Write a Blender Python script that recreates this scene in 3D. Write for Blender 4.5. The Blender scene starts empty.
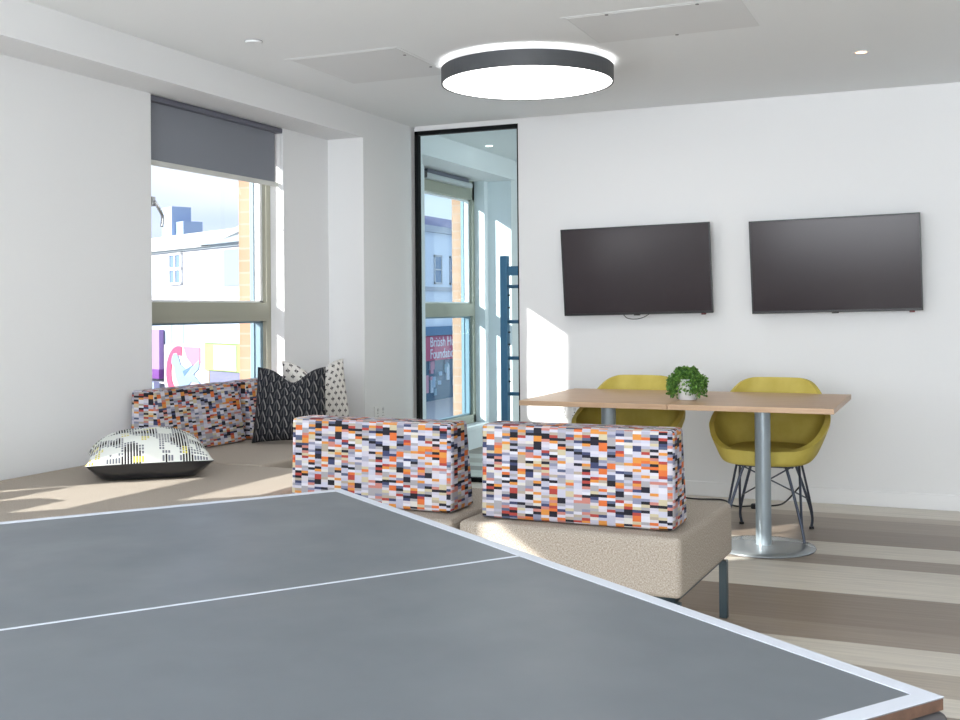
import bpy, bmesh, math, random
from mathutils import Vector, Matrix, Euler
random.seed(7)
R = math.radians
SC = bpy.context.scene
COL = SC.collection
PI = math.pi

# ------------------------------------------------------------------ camera
CAM_H = 1.19
cam = bpy.data.cameras.new('camera'); camo = bpy.data.objects.new('camera', cam); COL.objects.link(camo)
yaw, pitch, roll = R(-23.39), R(0.4703), R(-0.4675)
f0 = Vector((math.sin(yaw), math.cos(yaw), 0)); r0 = Vector((math.cos(yaw), -math.sin(yaw), 0)); u0 = Vector((0, 0, 1))
fw = math.cos(pitch)*f0 + math.sin(pitch)*u0
up = math.cos(pitch)*u0 - math.sin(pitch)*f0
rt = math.cos(roll)*r0 + math.sin(roll)*up
up2 = math.cos(roll)*up - math.sin(roll)*r0
m = Matrix((rt, up2, -fw)).transposed().to_4x4(); m.translation = Vector((0, 0, CAM_H))
camo.matrix_world = m
cam.sensor_width = 36; cam.lens = 1100.3*36/960
cam.shift_y = -60/960
cam.clip_start = 0.05; cam.clip_end = 400
SC.camera = camo

# ------------------------------------------------------------------ view, world, sun, daylight
SC.view_settings.view_transform = 'Standard'
SC.view_settings.look = 'None'
SC.view_settings.exposure = 0.36
SC.view_settings.gamma = 1
SC.view_settings.use_curve_mapping = False

w = bpy.data.worlds.new('sky'); SC.world = w; w.use_nodes = True
nt = w.node_tree; nt.nodes.clear()
out = nt.nodes.new('ShaderNodeOutputWorld'); bg = nt.nodes.new('ShaderNodeBackground')
tc = nt.nodes.new('ShaderNodeTexCoord'); mp = nt.nodes.new('ShaderNodeMapping'); mp.inputs['Scale'].default_value = (1.2, 1.2, 4.5)
mp.inputs['Rotation'].default_value = (0.35, 0.5, 0)
nz = nt.nodes.new('ShaderNodeTexNoise'); nz.inputs['Scale'].default_value = 1.7; nz.inputs['Detail'].default_value = 3
cr = nt.nodes.new('ShaderNodeValToRGB')
cr.color_ramp.elements[0].position = .47; cr.color_ramp.elements[0].color = (.60, .71, .99, 1)
cr.color_ramp.elements[1].position = .60; cr.color_ramp.elements[1].color = (.86, .9, .98, 1)
nt.links.new(tc.outputs['Generated'], mp.inputs['Vector']); nt.links.new(mp.outputs[0], nz.inputs['Vector'])
nt.links.new(nz.outputs[0], cr.inputs[0]); nt.links.new(cr.outputs[0], bg.inputs[0]); nt.links.new(bg.outputs[0], out.inputs[0])
bg.inputs[1].default_value = 1.0

SUN_DIR = Vector((.665, .725, -.43)).normalized()
sl = bpy.data.lights.new('sun', 'SUN'); sl.energy = 8.5; sl.angle = R(.6); sl.color = (1, .95, .87)
so = bpy.data.objects.new('sun', sl); COL.objects.link(so); so.location = (-14, -14, 9)
so.rotation_euler = SUN_DIR.to_track_quat('-Z', 'Y').to_euler()

def area(name, loc, direction, sx, sy, power, color):
    l = bpy.data.lights.new(name, 'AREA'); l.shape = 'RECTANGLE'; l.size = sx; l.size_y = sy; l.energy = power; l.color = color
    o = bpy.data.objects.new(name, l); COL.objects.link(o); o.location = loc
    o.rotation_euler = Vector(direction).to_track_quat('-Z', 'Z').to_euler()
    return o
DAY = (.93, .965, 1.0)
# daylight entering through the windows behind the camera (left wall and rear wall)
area('daylight', (-3.99, -2.5+.95, 1.3), (1, 0, .75), 1.0, 1.9, 70, DAY)
area('daylight', (-3.99, .52, 1.3), (1, 0, .75), 1.0, 1.9, 70, DAY)
area('daylight', (-1.2, -2.75, 1.35), (0, 1, .8), 2.3, 1.9, 190, DAY)
area('daylight', (1.2, -2.75, 1.35), (0, 1, .8), 1.6, 1.9, 140, DAY)
area('daylight', (4.6, 8.8, 1.35), (-1, 0, .1), 2.0, 1.9, 130, DAY)  # fill light added to brighten the next room, through an invented side opening

# ------------------------------------------------------------------ materials
MC = {}
def mat(name, color, rough=.6, metal=0, spec=.5, emis=None, es=0, coat=0):
    if name in MC: return MC[name]
    m = bpy.data.materials.new(name); m.use_nodes = True
    b = m.node_tree.nodes['Principled BSDF']
    b.inputs['Base Color'].default_value = (*color, 1); b.inputs['Roughness'].default_value = rough
    b.inputs['Metallic'].default_value = metal; b.inputs['Specular IOR Level'].default_value = spec
    b.inputs['Coat Weight'].default_value = coat
    if emis: b.inputs['Emission Color'].default_value = (*emis, 1); b.inputs['Emission Strength'].default_value = es
    MC[name] = m; return m
def N(m, t, **kw):
    n = m.node_tree.nodes.new(t)
    for k, v in kw.items():
        if k.startswith('_'): setattr(n, k[1:], v)
        else: n.inputs[k].default_value = v
    return n
def L(m, a, b): m.node_tree.links.new(a, b)
def bsdf(m): return m.node_tree.nodes['Principled BSDF']
def math_(m, op, a, b=None, c=None):
    n = m.node_tree.nodes.new('ShaderNodeMath'); n.operation = op
    for i, v in enumerate((a, b, c)):
        if v is None: continue
        if isinstance(v, (int, float)): n.inputs[i].default_value = v
        else: L(m, v, n.inputs[i])
    return n.outputs[0]
def ramp(m, fac, stops, interp='CONSTANT'):
    n = m.node_tree.nodes.new('ShaderNodeValToRGB'); n.color_ramp.interpolation = interp
    e = n.color_ramp.elements
    while len(e) > 1: e.remove(e[-1])
    e[0].position = stops[0][0]; e[0].color = (*stops[0][1], 1)
    for p, c in stops[1:]:
        q = e.new(p); q.color = (*c, 1)
    L(m, fac, n.inputs[0]); return n.outputs[0]
def mixc(m, fac, a, b, blend='MIX'):
    n = m.node_tree.nodes.new('ShaderNodeMix'); n.data_type = 'RGBA'; n.blend_type = blend
    for s, v in ((0, fac), (6, a), (7, b)):
        if isinstance(v, (int, float)): n.inputs[s].default_value = v
        elif isinstance(v, tuple): n.inputs[s].default_value = (*v, 1)
        else: L(m, v, n.inputs[s])
    return n.outputs[2]
def bump(m, h, strength=.3, dist=.002):
    n = N(m, 'ShaderNodeBump', Strength=strength, Distance=dist); L(m, h, n.inputs['Height']); L(m, n.outputs[0], bsdf(m).inputs['Normal'])

wallm = mat('wall_paint', (.80, .81, .815), .55, spec=.35)
t = N(wallm, 'ShaderNodeTexCoord'); n = N(wallm, 'ShaderNodeTexNoise', Scale=60, Detail=2); L(wallm, t.outputs['Object'], n.inputs['Vector']); bump(wallm, n.outputs[0], .08, .001)
ceilm = mat('ceiling_paint', (.87, .895, .90), .6, spec=.3)
skirtm = mat('skirting_gloss', (.82, .83, .84), .3)
framem = mat('window_frame_khaki', (.36, .36, .29), .4)
frameblue = mat('window_seal_blue_grey', (.20, .30, .36), .4)
sillm = mat('sill_white', (.85, .86, .86), .35)
black = mat('black_steel', (.004, .005, .006), .6, spec=.15)
glass = bpy.data.materials.new('window_glass'); glass.use_nodes = True
def build_glass(m, tint, refl):
    nt = m.node_tree; nt.nodes.clear()
    o = nt.nodes.new('ShaderNodeOutputMaterial'); mx = nt.nodes.new('ShaderNodeMixShader'); tr = nt.nodes.new('ShaderNodeBsdfTransparent')
    g = nt.nodes.new('ShaderNodeBsdfGlossy'); g.inputs['Roughness'].default_value = .02
    fr = nt.nodes.new('ShaderNodeFresnel'); fr.inputs['IOR'].default_value = refl
    tr.inputs[0].default_value = (*tint, 1)
    ge = nt.nodes.new('ShaderNodeNewGeometry'); sb = nt.nodes.new('ShaderNodeMath'); sb.operation = 'SUBTRACT'; sb.inputs[0].default_value = 1; nt.links.new(ge.outputs['Backfacing'], sb.inputs[1])
    ml = nt.nodes.new('ShaderNodeMath'); ml.operation = 'MULTIPLY'; nt.links.new(fr.outputs[0], ml.inputs[0]); nt.links.new(sb.outputs[0], ml.inputs[1])
    nt.links.new(ml.outputs[0], mx.inputs[0]); nt.links.new(tr.outputs[0], mx.inputs[1]); nt.links.new(g.outputs[0], mx.inputs[2]); nt.links.new(mx.outputs[0], o.inputs[0])
build_glass(glass, (.97, .985, 1), 1.3)
glass2 = bpy.data.materials.new('partition_glass'); glass2.use_nodes = True; build_glass(glass2, (.86, .95, .97), 1.3)

# floor: planks running left to right, tones in bands
floorm = mat('vinyl_planks', (.5, .47, .43), .38, spec=.4)
t = N(floorm, 'ShaderNodeTexCoord'); sp = N(floorm, 'ShaderNodeSeparateXYZ'); L(floorm, t.outputs['Object'], sp.inputs[0])
Yc = sp.outputs[1]; Xc = sp.outputs[0]
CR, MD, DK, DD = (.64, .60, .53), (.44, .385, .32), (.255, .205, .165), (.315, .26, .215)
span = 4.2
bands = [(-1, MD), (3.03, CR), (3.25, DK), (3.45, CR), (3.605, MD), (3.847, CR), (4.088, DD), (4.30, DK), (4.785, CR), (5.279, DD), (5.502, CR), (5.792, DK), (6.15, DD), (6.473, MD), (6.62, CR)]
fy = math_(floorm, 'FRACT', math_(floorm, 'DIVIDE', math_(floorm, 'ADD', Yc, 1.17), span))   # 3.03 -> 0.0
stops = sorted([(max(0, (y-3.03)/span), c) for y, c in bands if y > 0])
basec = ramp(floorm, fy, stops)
wn = N(floorm, 'ShaderNodeCombineXYZ'); L(floorm, math_(floorm, 'MULTIPLY', Xc, 1.3), wn.inputs[0]); L(floorm, math_(floorm, 'MULTIPLY', Yc, 28.0), wn.inputs[1])
n1 = N(floorm, 'ShaderNodeTexNoise', Scale=1.6, Detail=6, Roughness=.65); L(floorm, wn.outputs[0], n1.inputs['Vector'])
g = ramp(floorm, n1.outputs[0], [(.3, (.84, .83, .82)), (.7, (1.15, 1.14, 1.12))], 'LINEAR')
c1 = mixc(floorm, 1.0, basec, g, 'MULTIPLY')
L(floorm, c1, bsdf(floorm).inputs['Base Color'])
bump(floorm, n1.outputs[0], .12, .002)

# patterned upholstery
PAL = [(.54, .53, .60), (.36, .36, .45), (.22, .23, .32), (.05, .06, .13), (.58, .56, .52), (.018, .018, .024), (.60, .15, .045), (.48, .20, .17), (.33, .32, .34),
       (.50, .44, .30), (.36, .06, .05), (.48, .48, .58), (.60, .25, .06), (.54, .50, .54), (.09, .11, .18), (.42, .42, .52), (.022, .022, .032), (.60, .60, .66), (.37, .32, .26), (.50, .48, .56)]
def weave(name, colw, rowh, tintw=1.0):
    m = mat(name, (.5, .5, .5), .8, spec=.15)
    uv = N(m, 'ShaderNodeUVMap'); s = N(m, 'ShaderNodeSeparateXYZ'); L(m, uv.outputs[0], s.inputs[0])
    ci = math_(m, 'FLOOR', math_(m, 'DIVIDE', s.outputs[0], colw))
    w1 = N(m, 'ShaderNodeTexWhiteNoise', _noise_dimensions='1D'); L(m, ci, w1.inputs['W'])
    rv = math_(m, 'ADD', math_(m, 'DIVIDE', s.outputs[1], rowh), math_(m, 'MULTIPLY', math_(m, 'ROUND', math_(m, 'MULTIPLY', w1.outputs[0], 5.0)), .5))
    # every cell is one or two rows tall
    ri = math_(m, 'FLOOR', rv)
    cb = N(m, 'ShaderNodeCombineXYZ'); L(m, ci, cb.inputs[0]); L(m, ri, cb.inputs[1])
    w2 = N(m, 'ShaderNodeTexWhiteNoise', _noise_dimensions='2D'); L(m, cb.outputs[0], w2.inputs['Vector'])
    half = math_(m, 'FLOOR', math_(m, 'DIVIDE', ri, 2.0))
    cb2 = N(m, 'ShaderNodeCombineXYZ'); L(m, ci, cb2.inputs[0]); L(m, half, cb2.inputs[1])
    w3 = N(m, 'ShaderNodeTexWhiteNoise', _noise_dimensions='2D'); L(m, cb2.outputs[0], w3.inputs['Vector'])
    w4 = N(m, 'ShaderNodeTexWhiteNoise', _noise_dimensions='3D')
    cb3 = N(m, 'ShaderNodeCombineXYZ', Z=5.5); L(m, ci, cb3.inputs[0]); L(m, half, cb3.inputs[1]); L(m, cb3.outputs[0], w4.inputs['Vector'])
    sel = math_(m, 'LESS_THAN', w4.outputs[0], .22)
    val = math_(m, 'ADD', math_(m, 'MULTIPLY', w3.outputs[0], sel), math_(m, 'MULTIPLY', w2.outputs[0], math_(m, 'SUBTRACT', 1.0, sel)))
    k = len(PAL)
    col = ramp(m, val, [(i/k, PAL[i]) for i in range(k)])
    L(m, col, bsdf(m).inputs['Base Color'])
    nb = N(m, 'ShaderNodeTexNoise', Scale=900, Detail=1); L(m, uv.outputs[0], nb.inputs['Vector']); bump(m, nb.outputs[0], .25, .001)
    return m
weavem = weave('brick_weave_fabric', .0300, .0098)

tweed = mat('oatmeal_tweed', (.44, .38, .31), .9, spec=.15)
uv = N(tweed, 'ShaderNodeUVMap')
mp1 = N(tweed, 'ShaderNodeMapping', Scale=(520, 150, 1)); mp2 = N(tweed, 'ShaderNodeMapping', Scale=(150, 520, 1))
L(tweed, uv.outputs[0], mp1.inputs['Vector']); L(tweed, uv.outputs[0], mp2.inputs['Vector'])
na = N(tweed, 'ShaderNodeTexNoise', Scale=1, Detail=2); nb = N(tweed, 'ShaderNodeTexNoise', Scale=1, Detail=2)
L(tweed, mp1.outputs[0], na.inputs['Vector']); L(tweed, mp2.outputs[0], nb.inputs['Vector'])
sm = math_(tweed, 'MULTIPLY', math_(tweed, 'ADD', na.outputs[0], nb.outputs[0]), .5)
L(tweed, ramp(tweed, sm, [(.34, (.215, .175, .14)), (.66, (.60, .54, .465))], 'LINEAR'), bsdf(tweed).inputs['Base Color'])
bump(tweed, sm, .25, .001)

tt_top = mat('table_tennis_grey', (.108, .122, .140), .42, spec=.45)
t = N(tt_top, 'ShaderNodeTexCoord'); n = N(tt_top, 'ShaderNodeTexNoise', Scale=5, Detail=5); L(tt_top, t.outputs['Object'], n.inputs['Vector'])
L(tt_top, ramp(tt_top, n.outputs[0], [(.3, (.36, .36, .36)), (.75, (.5, .5, .5))], 'LINEAR'), bsdf(tt_top).inputs['Roughness'])
tt_white = mat('line_paint_white', (.52, .55, .62), .45)
def wood(name, c1, c2, rough=.35, scale=1.0, axis=0):
    m = mat(name, c1, rough)
    t = N(m, 'ShaderNodeTexCoord'); mp = N(m, 'ShaderNodeMapping', Scale=((1.2, 22, 22) if axis == 0 else (22, 1.2, 22)))
    L(m, t.outputs['Object'], mp.inputs['Vector'])
    n = N(m, 'ShaderNodeTexNoise', Scale=2*scale, Detail=5, Roughness=.6); L(m, mp.outputs[0], n.inputs['Vector'])
    L(m, ramp(m, n.outputs[0], [(.3, c1), (.7, c2)], 'LINEAR'), bsdf(m).inputs['Base Color']); return m
chip = wood('chipboard_edge', (.055, .028, .018), (.11, .058, .036), .65)
oak = wood('light_oak', (.50, .31, .18), (.60, .415, .265), .38)
steelgrey = mat('silver_powder_coat', (.33, .39, .43), .32, .35)
legsteel = mat('dark_teal_steel', (.035, .06, .075), .35, .2)
wire = mat('gunmetal_wire', (.07, .085, .12), .3, .6)
must = mat('mustard_upholstery', (.47, .37, .035), .6, spec=.3)
t = N(must, 'ShaderNodeTexCoord'); n = N(must, 'ShaderNodeTexNoise', Scale=9, Detail=4); L(must, t.outputs['Object'], n.inputs['Vector'])
L(must, ramp(must, n.outputs[0], [(.3, (.49, .39, .07)), (.7, (.60, .50, .12))], 'LINEAR'), bsdf(must).inputs['Base Color'])
screenm = mat('screen_black', (.042, .034, .038), .18, spec=.2)
bezelm = mat('black_plastic', (.008, .008, .010), .35)
whitep = mat('white_plastic', (.80, .81, .81), .35)
greyline = mat('grey_plastic', (.35, .36, .37), .5)
blindm = mat('slate_blind_fabric', (.235, .25, .285), .8, spec=.2)
t = N(blindm, 'ShaderNodeTexCoord'); n = N(blindm, 'ShaderNodeTexNoise', Scale=300, Detail=1); L(blindm, t.outputs['Object'], n.inputs['Vector']); bump(blindm, n.outputs[0], .2, .001)
blindcase = mat('blind_cassette_grey', (.12, .125, .16), .45)
rimm = mat('lamp_rim_charcoal', (.075, .08, .088), .5)
lampm = mat('lamp_diffuser', (.9, .9, .9), .5, emis=(1, .98, .96), es=4.0)
spotm = mat('downlight_lens', (.9, .9, .9), .5, emis=(1, .55, .30), es=3.0)
spotw = mat('downlight_lens_white', (.9, .9, .9), .5, emis=(1, .97, .93), es=8)
chrome = mat('brushed_chrome', (.62, .64, .66), .22, .9)
leafm = mat('leaf_green', (.05, .17, .03), .55)
oi = N(leafm, 'ShaderNodeTexCoord'); n = N(leafm, 'ShaderNodeTexNoise', Scale=70, Detail=1); L(leafm, oi.outputs['Object'], n.inputs['Vector'])
L(leafm, ramp(leafm, n.outputs[0], [(.35, (.03, .11, .015)), (.65, (.17, .35, .06))], 'LINEAR'), bsdf(leafm).inputs['Base Color'])
rigm = mat('blue_rack_steel', (.08, .20, .33), .35, .2)
satin = mat('black_satin', (.012, .013, .016), .28, spec=.6)

# pillow fabrics (UV 0..1 over the pillow)
pixm = mat('pixel_print_fabric', (.7, .7, .65), .8, spec=.15)
def pixfab(m):
    uv = N(m, 'ShaderNodeUVMap'); s = N(m, 'ShaderNodeSeparateXYZ'); L(m, uv.outputs[0], s.inputs[0])
    K = 44.0
    u = math_(m, 'MULTIPLY', s.outputs[0], K); v = math_(m, 'MULTIPLY', s.outputs[1], K)
    cu = math_(m, 'FLOOR', u); cv = math_(m, 'FLOOR', v)
    cb = N(m, 'ShaderNodeCombineXYZ'); L(m, cu, cb.inputs[0]); L(m, cv, cb.inputs[1])
    a = N(m, 'ShaderNodeTexNoise', Scale=.105, Detail=1.5); L(m, cb.outputs[0], a.inputs['Vector'])
    b = N(m, 'ShaderNodeTexNoise', Scale=.16, Detail=1); L(m, N_off(m, cb, (37, 11, 4)), b.inputs['Vector'])
    fu = math_(m, 'FRACT', u); fv = math_(m, 'FRACT', v)
    inu = math_(m, 'LESS_THAN', math_(m, 'ABSOLUTE', math_(m, 'SUBTRACT', fu, .5)), .34)
    inv = math_(m, 'LESS_THAN', math_(m, 'ABSOLUTE', math_(m, 'SUBTRACT', fv, .5)), .36)
    dot = math_(m, 'MULTIPLY', inu, inv)
    bar = math_(m, 'LESS_THAN', math_(m, 'ABSOLUTE', math_(m, 'SUBTRACT', fu, .5)), .3)
    A = math_(m, 'GREATER_THAN', a.outputs[0], .47)
    A2 = math_(m, 'GREATER_THAN', a.outputs[0], .54)
    shape = math_(m, 'ADD', math_(m, 'MULTIPLY', bar, A2), math_(m, 'MULTIPLY', dot, math_(m, 'SUBTRACT', 1.0, A2)))
    k = math_(m, 'MULTIPLY', A, shape)
    tone = mixc(m, A2, (.17, .18, .21), (.015, .015, .02))
    c = mixc(m, k, (.74, .76, .72), tone)
    Bm = math_(m, 'MULTIPLY', math_(m, 'GREATER_THAN', b.outputs[0], .65), dot)
    c = mixc(m, Bm, c, (.62, .54, .10))
    L(m, c, bsdf(m).inputs['Base Color'])
def N_off(m, node, off):
    n = m.node_tree.nodes.new('ShaderNodeVectorMath'); n.operation = 'ADD'; n.inputs[1].default_value = off
    L(m, node.outputs[0], n.inputs[0]); return n.outputs[0]
pixfab(pixm)
leafpat = mat('black_leaf_weave', (.02, .02, .025), .75, spec=.2)
def leafab(m, K=10.0):
    uv = N(m, 'ShaderNodeUVMap'); s = N(m, 'ShaderNodeSeparateXYZ'); L(m, uv.outputs[0], s.inputs[0])
    u = math_(m, 'MULTIPLY', s.outputs[0], K); v = math_(m, 'MULTIPLY', s.outputs[1], K*.95)
    row = math_(m, 'FLOOR', v)
    fu = math_(m, 'SUBTRACT', math_(m, 'FRACT', math_(m, 'ADD', u, math_(m, 'MULTIPLY', row, .0))), .5)
    fv = math_(m, 'FRACT', v)
    colr = math_(m, 'FLOOR', u)
    v2 = math_(m, 'ADD', math_(m, 'MULTIPLY', s.outputs[1], K*.62), math_(m, 'MULTIPLY', colr, .5))
    fv = math_(m, 'FRACT', v2)
    au = math_(m, 'ABSOLUTE', fu)
    wv = math_(m, 'MULTIPLY', math_(m, 'SINE', math_(m, 'MULTIPLY', math_(m, 'POWER', fv, .55), PI)), .40)
    line = math_(m, 'MULTIPLY', math_(m, 'LESS_THAN', math_(m, 'ABSOLUTE', math_(m, 'SUBTRACT', au, wv)), .085), math_(m, 'GREATER_THAN', fv, .12))
    rim = math_(m, 'LESS_THAN', au, .035)
    side = math_(m, 'GREATER_THAN', fu, 0.0)
    tone = mixc(m, side, (.06, .06, .065), (.20, .195, .19))
    c = mixc(m, line, (.012, .013, .018), tone)
    c = mixc(m, rim, c, (.10, .10, .11))
    L(m, c, bsdf(m).inputs['Base Color'])
leafab(leafpat)
dotpat = mat('white_diamond_print', (.7, .68, .64), .85, spec=.1)
def dotfab(m, K=9.0):
    uv = N(m, 'ShaderNodeUVMap'); s = N(m, 'ShaderNodeSeparateXYZ'); L(m, uv.outputs[0], s.inputs[0])
    u = math_(m, 'MULTIPLY', s.outputs[0], K); v = math_(m, 'MULTIPLY', s.outputs[1], K*1.35)
    row = math_(m, 'FLOOR', v)
    fu = math_(m, 'ABSOLUTE', math_(m, 'SUBTRACT', math_(m, 'FRACT', math_(m, 'ADD', u, math_(m, 'MULTIPLY', row, .5))), .5))
    fv = math_(m, 'ABSOLUTE', math_(m, 'SUBTRACT', math_(m, 'FRACT', v), .5))
    d = math_(m, 'ADD', fu, math_(m, 'MULTIPLY', fv, .75))
    k = math_(m, 'LESS_THAN', d, .27)
    ln = math_(m, 'LESS_THAN', math_(m, 'ABSOLUTE', math_(m, 'SUBTRACT', fu, .02)), .02)
    c = mixc(m, k, (.72, .70, .66), (.07, .065, .07))
    c = mixc(m, ln, c, (.42, .40, .38))
    L(m, c, bsdf(m).inputs['Base Color'])
dotfab(dotpat)

# ------------------------------------------------------------------ mesh helpers
def boxuv(me):
    uvl = me.uv_layers.new(name='UVMap') if not me.uv_layers else me.uv_layers[0]
    for p in me.polygons:
        n = p.normal; a = [abs(n.x), abs(n.y), abs(n.z)]; k = a.index(max(a))
        for li in p.loop_indices:
            c = me.vertices[me.loops[li].vertex_index].co
            uvl.data[li].uv = ((c.y, c.z), (c.x, c.z), (c.x, c.y))[k]
def obj(name, bm, material, parent=None, smooth=False, bevel=0, seg=3, sub=0, kind=None):
    me = bpy.data.meshes.new(name); bm.normal_update(); bm.to_mesh(me); bm.free()
    o = bpy.data.objects.new(name, me); COL.objects.link(o)
    for mm in (material if isinstance(material, (list, tuple)) else [material]): me.materials.append(mm)
    if not me.uv_layers: boxuv(me)
    if smooth:
        for p in me.polygons: p.use_smooth = True
    if bevel:
        b = o.modifiers.new('bevel', 'BEVEL'); b.width = bevel; b.segments = seg; b.limit_method = 'ANGLE'; b.angle_limit = R(35)
        for p in me.polygons: p.use_smooth = True
        wn = o.modifiers.new('wn', 'WEIGHTED_NORMAL'); wn.keep_sharp = True
    if sub:
        s = o.modifiers.new('sub', 'SUBSURF'); s.levels = sub; s.render_levels = sub
    if parent: o.parent = parent
    if kind: o['kind'] = kind
    return o
def box(bm, x0, x1, y0, y1, z0, z1, mi=0, taper=None):
    vs = [bm.verts.new(p) for p in ((x0, y0, z0), (x1, y0, z0), (x1, y1, z0), (x0, y1, z0), (x0, y0, z1), (x1, y0, z1), (x1, y1, z1), (x0, y1, z1))]
    for f in ((3, 2, 1, 0), (4, 5, 6, 7), (0, 1, 5, 4), (1, 2, 6, 5), (2, 3, 7, 6), (3, 0, 4, 7)):
        fc = bm.faces.new([vs[i] for i in f]); fc.material_index = mi
    return vs
def BX(*a):
    bm = bmesh.new(); box(bm, *a); return bm
def prism(pts, axis, a, b):
    """extrude a polygon (list of 2D pts) along axis from a to b"""
    bm = bmesh.new()
    def P(p, t): return {'x': (t, p[0], p[1]), 'y': (p[0], t, p[1]), 'z': (p[0], p[1], t)}[axis]
    A = [bm.verts.new(P(p, a)) for p in pts]; B = [bm.verts.new(P(p, b)) for p in pts]
    bm.faces.new(A[::-1]); bm.faces.new(B); k = len(pts)
    for i in range(k): bm.faces.new((A[i], A[(i+1) % k], B[(i+1) % k], B[i]))
    bmesh.ops.recalc_face_normals(bm, faces=bm.faces); return bm
def cyl(bm, c, r, z0, z1, n=48, r2=None):
    r2 = r if r2 is None else r2
    A = [bm.verts.new((c[0]+r*math.cos(2*PI*i/n), c[1]+r*math.sin(2*PI*i/n), z0)) for i in range(n)]
    B = [bm.verts.new((c[0]+r2*math.cos(2*PI*i/n), c[1]+r2*math.sin(2*PI*i/n), z1)) for i in range(n)]
    bm.faces.new(A[::-1]); bm.faces.new(B)
    for i in range(n): bm.faces.new((A[i], A[(i+1) % n], B[(i+1) % n], B[i]))
def lathe(bm, prof, c=(0, 0), n=40):
    rings = []
    for r, z in prof: rings.append([bm.verts.new((c[0]+r*math.cos(2*PI*i/n), c[1]+r*math.sin(2*PI*i/n), z)) for i in range(n)])
    for a, b in zip(rings, rings[1:]):
        for i in range(n): bm.faces.new((a[i], a[(i+1) % n], b[(i+1) % n], b[i]))
    bm.faces.new(rings[0][::-1]); bm.faces.new(rings[-1])
def tube(bm, pts, r, n=8):
    pts = [Vector(p) for p in pts]; rings = []
    for i, p in enumerate(pts):
        d = (pts[min(i+1, len(pts)-1)] - pts[max(i-1, 0)]).normalized()
        a = d.cross(Vector((0, 0, 1)));
        if a.length < .05: a = d.cross(Vector((1, 0, 0)))
        a.normalize(); b = d.cross(a)
        rings.append([bm.verts.new(p + r*(math.cos(2*PI*k/n)*a + math.sin(2*PI*k/n)*b)) for k in range(n)])
    for A, B in zip(rings, rings[1:]):
        for k in range(n): bm.faces.new((A[k], A[(k+1) % n], B[(k+1) % n], B[k]))
    bm.faces.new(rings[0]); bm.faces.new(rings[-1][::-1])
    bmesh.ops.recalc_face_normals(bm, faces=bm.faces)
def smoothpath(pts, k=8):
    P = [Vector(p) for p in pts]; P = [2*P[0]-P[1]] + P + [2*P[-1]-P[-2]]; o = []
    for i in range(1, len(P)-2):
        for j in range(k):
            t = j/k; a, b, c, d = P[i-1:i+3]
            o.append(.5*((2*b) + (c-a)*t + (2*a-5*b+4*c-d)*t*t + (3*b-a-3*c+d)*t**3))
    o.append(P[-2]); return o
def TB(pts, r, n=8):
    bm = bmesh.new(); tube(bm, pts, r, n); return bm
def thing(name, label, cat, loc=(0, 0, 0), rotz=0, group=None):
    o = bpy.data.objects.new(name, None); COL.objects.link(o); o.location = loc; o.rotation_euler = (0, 0, rotz)
    o.empty_display_size = .1
    o['label'] = label; o['category'] = cat
    if group: o['group'] = group
    return o
def tag(o, label, cat, group=None, kind=None):
    o['label'] = label; o['category'] = cat
    if group: o['group'] = group
    if kind: o['kind'] = kind
    return o
def dup(root, loc, rotz, label, group=None, mirror=False):
    r = root.copy(); COL.objects.link(r); r.location = loc; r.rotation_euler = (0, 0, rotz); r['label'] = label
    if group: r['group'] = group
    for ch in list(root.children):
        c = ch.copy(); COL.objects.link(c); c.parent = r
        for g in ch.children:
            d = g.copy(); COL.objects.link(d); d.parent = c
    return r

# ------------------------------------------------------------------ room shell
XL, XF, XR = -3.78, -3.515, 4.3          # left wall face, soffit face, right wall
YB, YR, ZC, ZS = 6.94, -2.5, 2.48, 2.31  # back wall, rear wall, ceiling, soffit underside
YN = 10.6                                # far wall of the next room
GX0, GX1, GZ = -3.495, -2.712, 2.445       # glazed opening in the back wall
obj('floor', BX(XL-.2, XR+.2, YR-.2, YN+.1, -.1, 0), floorm, kind='structure')
obj('ceiling', BX(XL-.2, XR+.2, YR-.2, YN+.1, ZC, ZC+.1), ceilm, kind='structure')
SILL = .20
W1, W2 = (4.505, 5.715), (7.67, 8.85)
W3, W4, W5 = (1.80, 2.995), (-.06, 1.14), (-2.15, -.95)
def wall_with_holes(x0, x1, holes, y0, y1, z0=0, z1=ZC+.05, hz=(SILL, ZS)):
    bm = bmesh.new(); y = y0
    for a, b in sorted(holes):
        box(bm, x0, x1, y, a, z0, z1); box(bm, x0, x1, a, b, z0, hz[0]); box(bm, x0, x1, a, b, hz[1], z1); y = b
    box(bm, x0, x1, y, y1, z0, z1); return bm
obj('wall_left', wall_with_holes(XL-.19, XL, [W1, W2, W3, W4, W5], YR-.2, YN+.1), wallm, kind='structure')
brick = mat('orange_brick', (.6, .35, .2), .85)
t = N(brick, 'ShaderNodeTexCoord'); sp = N(brick, 'ShaderNodeSeparateXYZ'); L(brick, t.outputs['Object'], sp.inputs[0])
cb = N(brick, 'ShaderNodeCombineXYZ'); L(brick, math_(brick, 'ADD', sp.outputs[0], sp.outputs[1]), cb.inputs[0]); L(brick, sp.outputs[2], cb.inputs[1])
bt = N(brick, 'ShaderNodeTexBrick', Color1=(.40, .235, .15, 1), Color2=(.46, .28, .185, 1), Mortar=(.42, .30, .23, 1), Scale=1.0)
bt.inputs['Mortar Size'].default_value = .006; bt.inputs['Brick Width'].default_value = .225; bt.inputs['Row Height'].default_value = .075
L(brick, cb.outputs[0], bt.inputs['Vector']); L(brick, bt.outputs[0], bsdf(brick).inputs['Base Color'])
BH = [(a+.06, b-.065) for a, b in (W1, W2, W3, W4, W5)]
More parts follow.
